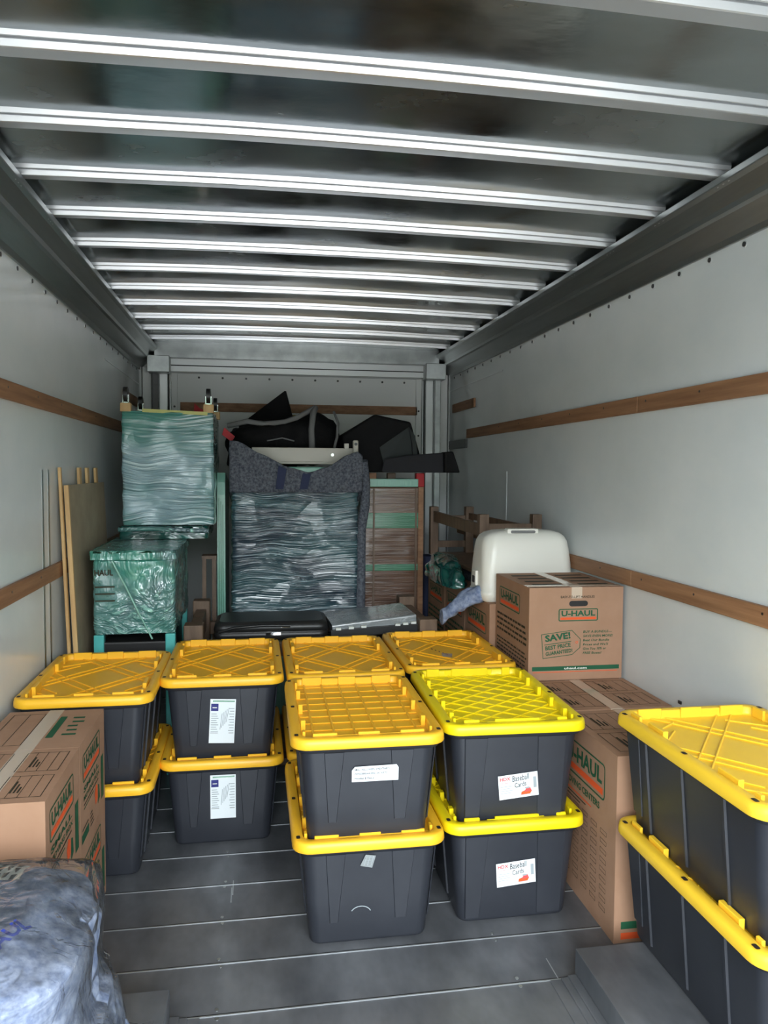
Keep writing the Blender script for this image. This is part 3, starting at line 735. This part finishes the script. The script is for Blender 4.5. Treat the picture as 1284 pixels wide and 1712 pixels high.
# ------------------------------------------------------------------ back of the load
def softbox(x0, x1, y0, y1, z0, z1, m, name, parent, amp=.01, sc=(6, 6, 10), r=.03, seed=0, n=26):
    w, d = x1-x0, y1-y0; cx, cy = (x0+x1)/2, (y0+y1)/2; base = rrect(w, d, r, 4)
    # resample the outline densely
    P = []
    for i in range(len(base)):
        a = Vector(base[i]); c = Vector(base[(i+1) % len(base)]); k = max(1, int((c-a).length/.03))
        for q in range(k): P.append(a+(c-a)*q/k)
    b = MB(); L = []
    zs = [z0]+[z0+(z1-z0)*i/n for i in range(1, n)]+[z1-.012, z1-.003, z1]; ins = [0]*(n+0)+[0, .004, .014]
    for z, g in zip(zs, ins):
        row = []
        for p in P:
            q = p*(1-g/max(.05, p.length)); nn = p.normalized()
            k = amp*noise.fractal(Vector(((cx+p.x)*sc[0]+seed, (cy+p.y)*sc[1], z*sc[2])), 1, 2, 4)
            row.append((cx+q.x+nn.x*k, cy+q.y+nn.y*k, z+.4*k*(z >= z1-.02)))
        L.append(row)
    b.loft(L, m, True); return b.build(name, parent)
# wrapped end table
t = thing('wrapped_end_table', 'end table wrapped in crinkled teal film, on teal legs, beside the left wall', 'wrapped furniture', (-.605, 4.4, 0))
softbox(-.20, .20, -.36, .42, .745, 1.125, 'film_teal2', 'wrapped_body', t, .010, (14, 14, 18), .02, 2)
softbox(-.212, .212, -.385, .43, 1.125, 1.17, 'film_teal2', 'tabletop', t, .006, (9, 9, 20), .02, 5)
b = MB(); b.box(-.17, .17, -.34, .38, .40, .70, 'rubber'); b.build('lower_shelf', t, bevel=.01)
FRn = frame((-.195, -.375, 0), (1, 0, 0), (0, 0, 1)); b = MB()
b.text(FRn, 'HAUL', .008, 1.045, .030, 'ink', w=.09, bold=.03, off=.004)
b.build('printed_name', t); b = MB()
for k in range(3): b.rect(FRn, .01, .105, .985-k*.035, .992-k*.035, 'ink', .004)
b.build('printed_lines', t)
b = MB()  # diagonal rope of twisted film
b.tube([(-.10+.19*k/12*1.0, -.384-.004*math.sin(k), 1.12-.40*k/12) for k in range(13)], .005, 'mint', 6); b.build('film_rope', t)
for sx_ in (-1, 1):
    for sy_ in (-.33, .37): 
        b = MB(); b.box(sx_*.175-.025, sx_*.175+.025, sy_-.025, sy_+.025, 0, .74, 'tealleg'); b.build('leg', t, bevel=.006)
# wrapped cabinet standing on it, castors up
t = thing('wrapped_cabinet', 'upside-down cabinet wrapped in teal film, castors on top, above the wrapped end table', 'wrapped furniture', (-.495, 5.02, 1.1725))
softbox(-.27, .255, -.33, .33, .08, .745, 'film_teal', 'wrapped_body', t, .009, (7, 7, 14), .02, 11)
softbox(-.285, .22, -.36, .33, .0, .075, 'film_dark', 'cabinet_top', t, .006, (7, 7, 14), .02, 12)
b = MB(); b.tube([(-.285, -.365, .055), (-.1, -.375, .060), (.1, -.374, .050), (.225, -.362, .045)], .014, 'film_teal2', 8); b.build('film_roll', t)
b = MB(); b.bar((-.15, -.33, .748), (.22, -.33, .735), .006, .02, mat('yellow_tape', s(190, 190, 110), .4)); b.build('yellow_tape', t)
for x, y in ((-.245, -.30), (.225, -.30), (.235, .30), (-.245, .30)):
    b = MB(); b.box(x-.03, x+.03, y-.03, y+.03, .74, .79, 'woodpale'); lg = b.build('leg', t, bevel=.003)
    b = MB(); b.box(x-.02, x+.02, y-.02, y+.02, .79, .796, 'chrome')
    b.box(x-.017, x-.013, y-.02, y+.01, .79, .835, 'chrome'); b.box(x+.013, x+.017, y-.02, y+.01, .79, .835, 'chrome')
    b.cyl((x-.018, y-.006, .835), (1, 0, 0), .012, .036, 'chrome'); ca = b.build('castor_fork', lg)
    b = MB(); b.cyl((x-.012, y-.006, .842), (1, 0, 0), .042, .024, 'rubber', 20); b.build('castor_wheel', lg)
# leaning panel and slats by the left wall
t = thing('plywood_panel', 'tall grey-brown hardboard panel leaning against the left wall behind the yellow totes', 'wooden panel', (0, 0, 0))
b = MB(); b.bar((-.835, 4.36, .0), (-.895, 4.36, 1.50), .95, .010, 'hard', (1, 0, 0)); b.build('panel', t)
b = MB(); b.bar((-.822, 3.878, .0), (-.885, 3.878, 1.50), .018, .020, 'woodpale', (1, 0, 0)); b.build('edge_strip', t)
for k, (yy, dx, ht) in enumerate(((3.85, .0, 1.585), (4.24, .004, 1.585), (4.43, .004, 1.585), (4.66, .004, 1.585))):
    b = MB(); b.bar((-.852+dx, yy, 0), (-.908+dx, yy, ht), .05 if k else .022, .014, 'woodpale', (1, 0, 0))
    tag(b.build('bed_slat', bevel=.002, seg=1), ('pale pine bed slat seen edge-on in front of the hardboard panel', 'pale bed slat end above the hardboard panel, nearest of the three',
        'pale bed slat end above the hardboard panel, middle of the three', 'pale bed slat end above the panel, next to the wrapped cabinet')[k], 'wooden slat', 'pale bed slats leaning on the left wall')
# centre: big wrapped piece of furniture
t = thing('wrapped_dresser', 'large dresser under a grey quilt bound with shiny clear stretch film, centre of the load', 'wrapped furniture', (.255, 4.9, 0))
b = MB(); b.box(-.37, .335, .02, 1.05, 0, 1.60, 'mint'); b.build('dresser_body', t, bevel=.01)
softbox(-.40, .40, 0, .74, .50, 1.455, 'film_slate', 'stretch_film', t, .012, (2.2, 8, 34), .03, 21, 60)
# quilt collar with a sagging top edge, wrapped round front and sides
def topz(x):
    P = [(-.42, 1.76), (-.36, 1.755), (-.22, 1.68), (-.05, 1.595), (.08, 1.565), (.2, 1.60), (.33, 1.68), (.385, 1.70), (.44, 1.66)]
    for (a, c), (d_, e_) in zip(P, P[1:]):
        if a <= x <= d_: k = (x-a)/(d_-a); k = k*k*(3-2*k)*.4+k*.6; return c+(e_-c)*k
    return P[-1][1] if x > 0 else P[0][1]
b = MB(); L = []
path = [(-.41, .30-.03*i) for i in range(10)] + [(-.41+.83*i/50, -.022) for i in range(51)] + [(.42, .03*i) for i in range(10)]
for zi in range(18):
    row = []
    for i, (x, y_) in enumerate(path):
        zt = topz(max(-.42, min(.44, x)))-.15*max(0, y_)*(.6 if x < 0 else .8)
        zb = 1.44 if i > 9 and i < 61 else 1.44-.25*max(0, y_)*(2.2 if x > 0 else 1)
        z = zb+(zt-zb)*zi/17
        k = noise.fractal(Vector((x*7, y_*7, z*6+4)), 1, 2, 3)*.016 + .012*math.sin(x*22+z*9)*.4
        nx_, ny_ = ((-1, 0) if i < 10 else (1, 0) if i > 60 else (0, -1))
        row.append((x+nx_*k, y_+ny_*(k+.006*(zi > 1)), z))
    L.append(row)
b.loft(L, 'quilt', True, False, False, closed=False); q = b.build('quilt', t)
sm_ = q.modifiers.new('thick', 'SOLIDIFY'); sm_.thickness = .018
for xs in (-.13, .02):
    b = MB(); Lq = []
    for zi in range(10):
        row = []
        for xx in (xs, xs+.025, xs+.05):
            z = 1.46+(topz(xx+.03*zi/9)-.01-1.46)*zi/9; row.append((xx+.02*zi/9, -.045-.004*math.sin(xx*22), z))
        Lq.append(row)
    b.loft(Lq, 'quiltblue', True, False, False, closed=False); b.build('quilt_stripe', q)
# the quilt drooping at the right side
b = MB(); b.tube([(.425, .0, 1.64), (.45, .05, 1.5), (.445, .04, 1.35), (.42, .03, 1.2), (.415, .02, .62)], .032, 'quilt', 10); b.build('quilt_fold', t)
# cream metal rail on top and its post
t = thing('metal_bed_rail', 'cream metal rail with upright post lying behind the sagging quilt top', 'bed rail', (0, 0, 0))
b = MB(); b.box(-.02, .655, 5.06, 5.09, 1.625, 1.725, 'metalwhite'); b.box(-.02, .655, 5.035, 5.09, 1.618, 1.634, 'metalwhite'); b.build('rail', t, bevel=.004)
b = MB(); b.cyl((.50, 5.06, 1.68), (0, -1, 0), .010, .008, 'chrome'); b.build('bolt', t)
b = MB(); b.box(.575, .605, 5.03, 5.06, 1.72, 1.755, 'metalwhite'); b.build('bracket', t, bevel=.003)
b = MB(); b.box(.628, .662, 4.985, 5.02, 1.46, 1.775, 'metalwhite'); b.cyl((.645, 4.985, 1.75), (0, -1, 0), .010, .004, 'bolt'); b.build('post', t, bevel=.008)
# mint edge-on panel left of the dresser
b = MB(); P = [(4.98, .0), (5.7, .0), (5.7, 1.5), (5.02, 1.56), (4.99, 1.50), (4.975, 1.42)]
b.loft([[(x, y_, z) for y_, z in P] for x in (-.236, -.186)], 'mint', False)
for k in range(3): b.box(-.226+.012*k, -.223+.012*k, 4.968, 4.98, .02, 1.40-.02*k, 'greenband')
tag(b.build('wrapped_mirror', bevel=.012, seg=3), 'tall narrow panel wrapped in pale mint film, standing upright left of the wrapped dresser', 'wrapped panel')
# chairs in the dark gap between cabinet and mirror
t = thing('dark_stool', 'dark wooden stool legs in the gap right of the wrapped end table', 'stool', (-.285, 4.95, 0))
for x in (-.03, .03):
    b = MB(); b.box(x-.012, x+.012, -.01, .01, 0, 1.02, 'wooddark'); b.build('leg', t)
b = MB(); b.box(-.045, .045, -.02, .1, 1.02, 1.04, 'wooddark'); b.build('seat', t)
# film-wrapped brown bookcase
t = thing('wrapped_bookcase', 'tall brown wooden piece wound with clear film and green bands, right of the wrapped dresser', 'wrapped furniture', (.925, 5.15, 0))
softbox(-.205, .205, 0, .6, 0, 1.47, 'brownfilm', 'bookcase_body', t, .004, (2, 6, 34), .012, 31, 60)
for (z0, z1, x0, x1) in ((1.19, 1.295, -.209, .209), (.90, .945, -.208, .208), (1.47, 1.525, -.20, .17)):
    b = MB(); b.box(x0, x1, -.005, .60, z0, z1, 'greenband' if z0 < 1.4 else 'mint'); b.build('green_film_band', t, bevel=.004)
b = MB()
for x in (-.135, .155): b.box(x-.006, x+.006, -.007, -.001, .02, 1.46, 'wooddark')
b.box(.17, .206, -.010, .02, .0, 1.47, 'wood'); b.build('front_stile', t)
for x, m_ in ((-.145, 'wood'), (.0, 'wooddark'), (.185, 'red')):
    b = MB(); b.box(x-.028, x+.028, .0 if x else .08, .05 if x else .13, 1.47, 1.565, m_); b.build('foot', t, bevel=.005)
# upturned bench table near the middle
t = thing('upturned_table', 'low wooden table lying upside down behind the far row of totes, square leg ends up', 'table', (.31, 4.45, 0))
b = MB(); b.box(-.68, .68, -.36, .40, 0, .04, 'wooddark'); b.build('tabletop', t, bevel=.006)
for sx_ in (-1, 1):
    for yy in (-.29, .33):
        b = MB(); b.box(sx_*.63-.05, sx_*.63+.05, yy-.05, yy+.05, .04, .79 if yy > 0 else .765, 'wooddark'); b.build('leg', t, bevel=.006)
    b = MB(); b.box(sx_*.63-.03, sx_*.63+.03, -.24, .28, .62, .74, 'wooddark'); b.build('side_apron', t, bevel=.004)
for yy in (-.29, .33):
    b = MB(); b.box(-.58, .58, yy-.02, yy+.02, .58, .655, 'wooddark'); b.build('long_apron', t, bevel=.004)
# black case and film-wrapped slab lying on the aprons
t = thing('black_case', 'long flat black plastic case lying across the upturned table, left half', 'case', (.09, 4.36, .658), -.02)
b = MB(); b.loft([[(x, y_, z) for x, y_ in rrect(.62-2*g, .36-2*g, .05)] for z, g in ((0, .02), (.012, .004), (.04, 0), (.044, .006), (.05, .006), (.054, 0), (.085, .006), (.10, .03))], 'rubber', True); b.build('shell', t)
b = MB(); b.box(-.03, .05, -.186, -.176, .03, .045, 'chrome'); b.box(.05, .10, -.186, -.178, .072, .078, 'chrome'); b.build('latch', t)
b = MB(); b.tube([(-.28, -.17, .05), (-.2, -.19, .075), (-.05, -.19, .085), (.1, -.18, .08)], .008, 'rubber'); b.build('carry_handle', t)
t = thing('wrapped_slab', 'grey film-wrapped flat slab with a black clasped edge, lying on the upturned table', 'wrapped panel', (.68, 4.38, .658), .03)
b = MB(); b.bar((-.27, 0, .05), (.20, 0, .095), .40, .055, 'greyfilm', (0, 0, 1)); b.build('slab', t, bevel=.01, seg=3)
b = MB(); b.bar((-.28, -.21, .03), (.25, -.21, .055), .022, .045, 'rubber'); ed = b.build('clasped_edge', t, bevel=.003)
for k, x in enumerate((-.24, -.17, -.10, .09, .135, .18, .225)):
    b = MB(); b.box(x-.014, x+.014, -.224, -.196, .052+.0045*k, .064+.0045*k, 'whiteink'); b.build('clip', ed)
# upturned bench on the back cartons
t = thing('upturned_bench', 'narrow wooden bench upside down on the back cartons, legs pointing up', 'bench', (1.41, 4.72, .905), 0)
b = MB(); b.box(-.17, .20, -.5, .53, .085, .11, 'wooddark'); b.build('seat', t, bevel=.004)
b = MB(); b.box(-.12, .15, -.45, .48, 0.0, .085, 'quilt'); b.build('padding', t, bevel=.01)
LG = [(-.125, -.465, .43), (.19, -.465, .43), (-.22+.03, .49, .43), (.06, .49, .43)]
for x, y_, z in LG:
    b = MB(); b.box(x-.028, x+.028, y_-.028, y_+.028, .11 if y_ < 0 else .10, z, 'wooddark'); b.build('leg', t, bevel=.004)
b = MB(); b.bar((-.10, -.465, .35), (.17, -.465, .35), .02, .05, 'wooddark'); b.build('end_rail', t)
for z in (.345, .17): b = MB(); b.bar((-.17, .49, z), (.04, .49, z), .02, .045, 'wooddark'); b.build('end_rail', t)
b = MB(); b.bar((-.125, -.44, .335), (-.19, .46, .365), .02, .07, 'wooddark'); b.build('side_rail', t)
b = MB(); b.bar((.19, -.44, .335), (.06, .46, .365), .02, .04, 'wooddark'); b.build('side_rail', t)
# dark teal bundle beside it
t = thing('teal_bundle', 'dark teal film-wrapped bundle slumped between the wrapped bookcase and the white case', 'wrapped bundle', (1.155, 4.60, .905))
def f3(tt, a):
    cx, cy = sup(a, 2.6); k = math.sqrt(max(0, 1-tt**2.6)) if tt < 1 else 0
    k = max(k, .05); return ((cx*.075*k*1.05, cy*.33*k, .002+.17*tt), (cx, cy, .5))
blob(f3, 20, 70, 'film_dark', .03, (9, 9, 9), 5, t, 'bundle')
# tall dark quilted thing left of it
b = MB()
def f4(tt, a): cx, cy = sup(a, 3); k = 1-.35*tt; return ((cx*.055*k, cy*.12*k, .98*tt), (cx, cy, 0))
t = thing('quilted_roll', 'dark navy quilt roll standing on end in the gap right of the wrapped bookcase', 'moving blanket', (1.205, 5.36, 0))
blob(f4, 30, 50, 'quiltblue', .02, (9, 9, 6), 15, t, 'roll')
# blue-grey quilt hanging over the carton corner
t = thing('quilt_scrap', 'small bluish grey quilt end drooping over the carton beside the white domed case', 'moving blanket', (1.10, 3.98, 0))
def f5(tt, a):
    cx, cy = math.cos(a), math.sin(a); r = .052*(1-.35*abs(tt-.3))
    x = -.02-.20*tt+.10; y = -.1+.36*tt*.3; z = .945-.05*tt-.10*tt*tt
    return ((x, y+cx*r*1.2, z+cy*r), (0, cx, cy))
blob(f5, 24, 28, 'quiltlight', .02, (14, 14, 14), 9, t, 'quilt_end')

# ------------------------------------------------------------------ white domed case
t = thing('machine_case', 'white hard plastic domed case with carry handle, by the right wall', 'carrying case', (1.402, 3.94, .905))
b = MB(); L = []
prof = [(0, .228, .125, .03), (.006, .240, .136, .045), (.03, .248, .142, .05), (.05, .252, .146, .055), (.056, .247, .141, .052), (.11, .247, .140, .055), (.20, .243, .134, .06), (.275, .238, .126, .07),
        (.31, .232, .118, .07), (.335, .218, .104, .06), (.352, .195, .086, .05), (.362, .16, .065, .04), (.367, .11, .045, .03)]
for z, hx, hy, r in prof: L.append([(x, y_, z) for x, y_ in rrect(2*hx, 2*hy, r, 8)])
b.loft(L, 'shell', True); b.build('shell', t)
b = MB(); b.box(-.105, .065, -.085, -.025, .345, .376, 'shell'); b.box(-.088, .048, -.09, -.075, .352, .368, 'grey'); b.build('carry_handle', t, bevel=.008, seg=3)  # grey strip paints the shade of the handle recess
b = MB(); b.box(-.262, -.246, -.04, .02, .075, .155, 'shell'); lt = b.build('side_latch', t, bevel=.006); b = MB(); b.box(-.266, -.260, -.028, .008, .09, .125, 'rubber'); b.build('latch_loop', lt)

# ------------------------------------------------------------------ bags on top of the load
t = thing('duffel_bag', 'long black duffel bag with grey straps lying on top of the wrapped dresser', 'bag', (.20, 5.42, 1.603))
def f6(tt, a):
    x = -.40+.78*tt; e_ = (1-abs(2*tt-1)**4)**.5 if 0 < tt < 1 else 0.05
    h = (.12+.08*tt)*max(e_, .12); cx, cy = sup(a, 2.4)
    return ((x, cx*.17*max(e_, .3), .15+.05*tt+cy*h), (0, cx, cy))
blob(f6, 40, 48, 'black', .03, (6, 6, 6), 2, t, 'bag_body')
def strap(pts, nm, r=.014, m='grey'):
    b = MB(); b.tube(pts, r, m, 6); return b.build(nm, t)
strap([(.21, -.05, .405), (.19, -.15, .36), (.175, -.20, .25), (.18, -.19, .12)], 'strap', .022)
strap([(.34, -.05, .38), (.36, -.14, .30), (.35, -.17, .2), (.33, -.17, .12)], 'strap', .010)
strap([(-.38, -.1, .27), (-.25, -.14, .30), (-.14, -.12, .285), (.0, -.14, .30), (.08, -.12, .33), (.2, -.08, .40)], 'carry_handle', .018)
strap([(-.12, -.19, .17), (-.02, -.20, .19), (.06, -.20, .17)], 'zip', .005)
b = MB(); b.add([(-.38, -.1, 0), (-.20, -.14, .0), (-.2, .1, 0), (-.40, .1, 0), (-.35, -.08, .26), (-.24, -.08, .24), (-.24, .08, .26), (-.35, .08, .27)],
      [(3,2,1,0),(4,5,6,7),(0,1,5,4),(1,2,6,5),(2,3,7,6),(3,0,4,7)], 'blackgrey'); b.build('side_pocket', t, bevel=.02)
# pointed black cloth behind
b = MB(); V = []
ap = Vector((.225, 5.74, 2.165)); base = [(-.11, 5.68, 1.90), (.08, 5.65, 1.86), (.29, 5.67, 1.84), (.31, 5.86, 1.86), (.1, 5.90, 1.86), (-.11, 5.86, 1.88)]
L = []
for i in range(14):
    tt = i/13; row = []
    for j in range(36):
        q = j/36*6; k = int(q); f_ = q-k; p = Vector(base[k]).lerp(Vector(base[(k+1) % 6]), f_)
        c = p.lerp(ap, tt*.97); c += Vector((.02*math.sin(j), 0, 0))*(1-tt)*.5; row.append(c)
    L.append(row)
b.loft([[(p.x, p.y, 1.602) for p in L[0]]]+L, 'black', True)
tag(b.build('black_cloth_bag'), 'black cloth bag standing in a sharp peak behind the duffel bag', 'bag')
# black box-shaped bag
t = thing('equipment_bag', 'angular black padded bag with a slanted lid on top of the wrapped bookcase', 'bag', (.865, 5.46, 1.568))
b = MB()
V = [(-.27, -.25, 0), (.24, -.25, 0), (.24, .2, 0), (-.27, .2, 0), (-.28, -.20, .25), (-.06, -.22, .395), (.19, -.24, .345), (.255, -.24, .13), (-.28, .2, .25), (-.02, .2, .41), (.20, .2, .36), (.27, .2, .14)]
b.add(V, [(3, 2, 1, 0), (0, 1, 7, 6, 5, 4), (3, 8, 9, 10, 11, 2), (0, 4, 8, 3), (4, 5, 9, 8), (5, 6, 10, 9), (6, 7, 11, 10), (7, 1, 2, 11)], 'black'); b.build('bag_body', t, bevel=.015, seg=3)
b = MB(); b.add([(-.03, -.262, .17), (.17, -.266, .31), (.215, -.266, .25), (.235, -.268, .10), (.0, -.268, .05)], [(0, 4, 3, 2, 1)], mat('dark_green_nylon', s(14, 26, 26), .6)); b.build('front_pocket', t)
b = MB(); b.tube([(.17, -.27, .31), (.19, -.28, .20), (.20, -.27, .10)], .004, 'blackgrey'); b.build('zip', t)
t = thing('flat_grey_bag', 'flat charcoal sleeve lying in front of the angular black bag', 'bag', (1.13, 5.10, 1.568))
b = MB()
b.add([(-.30, 0, .0), (.12, -.03, 0), (.15, .08, 0), (-.1, .1, 0), (-.28, 0, .09), (-.12, -.01, .115), (.12, -.03, .135), (.12, .08, .135), (-.1, .1, .12)],
      [(0, 3, 2, 1), (0, 1, 6, 5, 4), (1, 2, 7, 6), (2, 3, 8, 7), (3, 0, 4, 8), (4, 5, 8), (5, 6, 7, 8)], 'blackgrey'); b.build('sleeve', t, bevel=.008)
b = MB(); b.add([(.125, -.04, 0), (.235, -.04, 0), (.235, .08, 0), (.125, .08, 0), (.125, -.04, .14), (.185, -.04, .145), (.19, .08, .145), (.125, .08, .14)],
      [(3,2,1,0),(4,5,6,7),(0,1,5,4),(1,2,6,5),(2,3,7,6),(3,0,4,7)], 'black'); b.build('end_cap', t, bevel=.01)
# red cloth scraps
def scrap(V, lab):
    b = MB(); n = len(V); b.loft([V, [(x, y_+.02, z) for x, y_, z in V]], 'red', False); tag(b.build('red_cloth', bevel=.004), lab, 'cloth', 'red cloth corners on the load')
scrap([(-.40, 5.30, 1.955), (-.395, 5.30, 2.02), (-.36, 5.30, 1.985), (-.26, 5.30, 1.945), (-.26, 5.30, 1.92), (-.36, 5.30, 1.93)], 'red cloth corner sticking up behind the wrapped cabinet')
scrap([(-.205, 5.0, 1.80), (-.19, 5.0, 1.845), (-.125, 5.0, 1.79), (-.145, 5.0, 1.755)], 'red cloth corner beside the top left of the quilt')
bpy.context.view_layer.update()
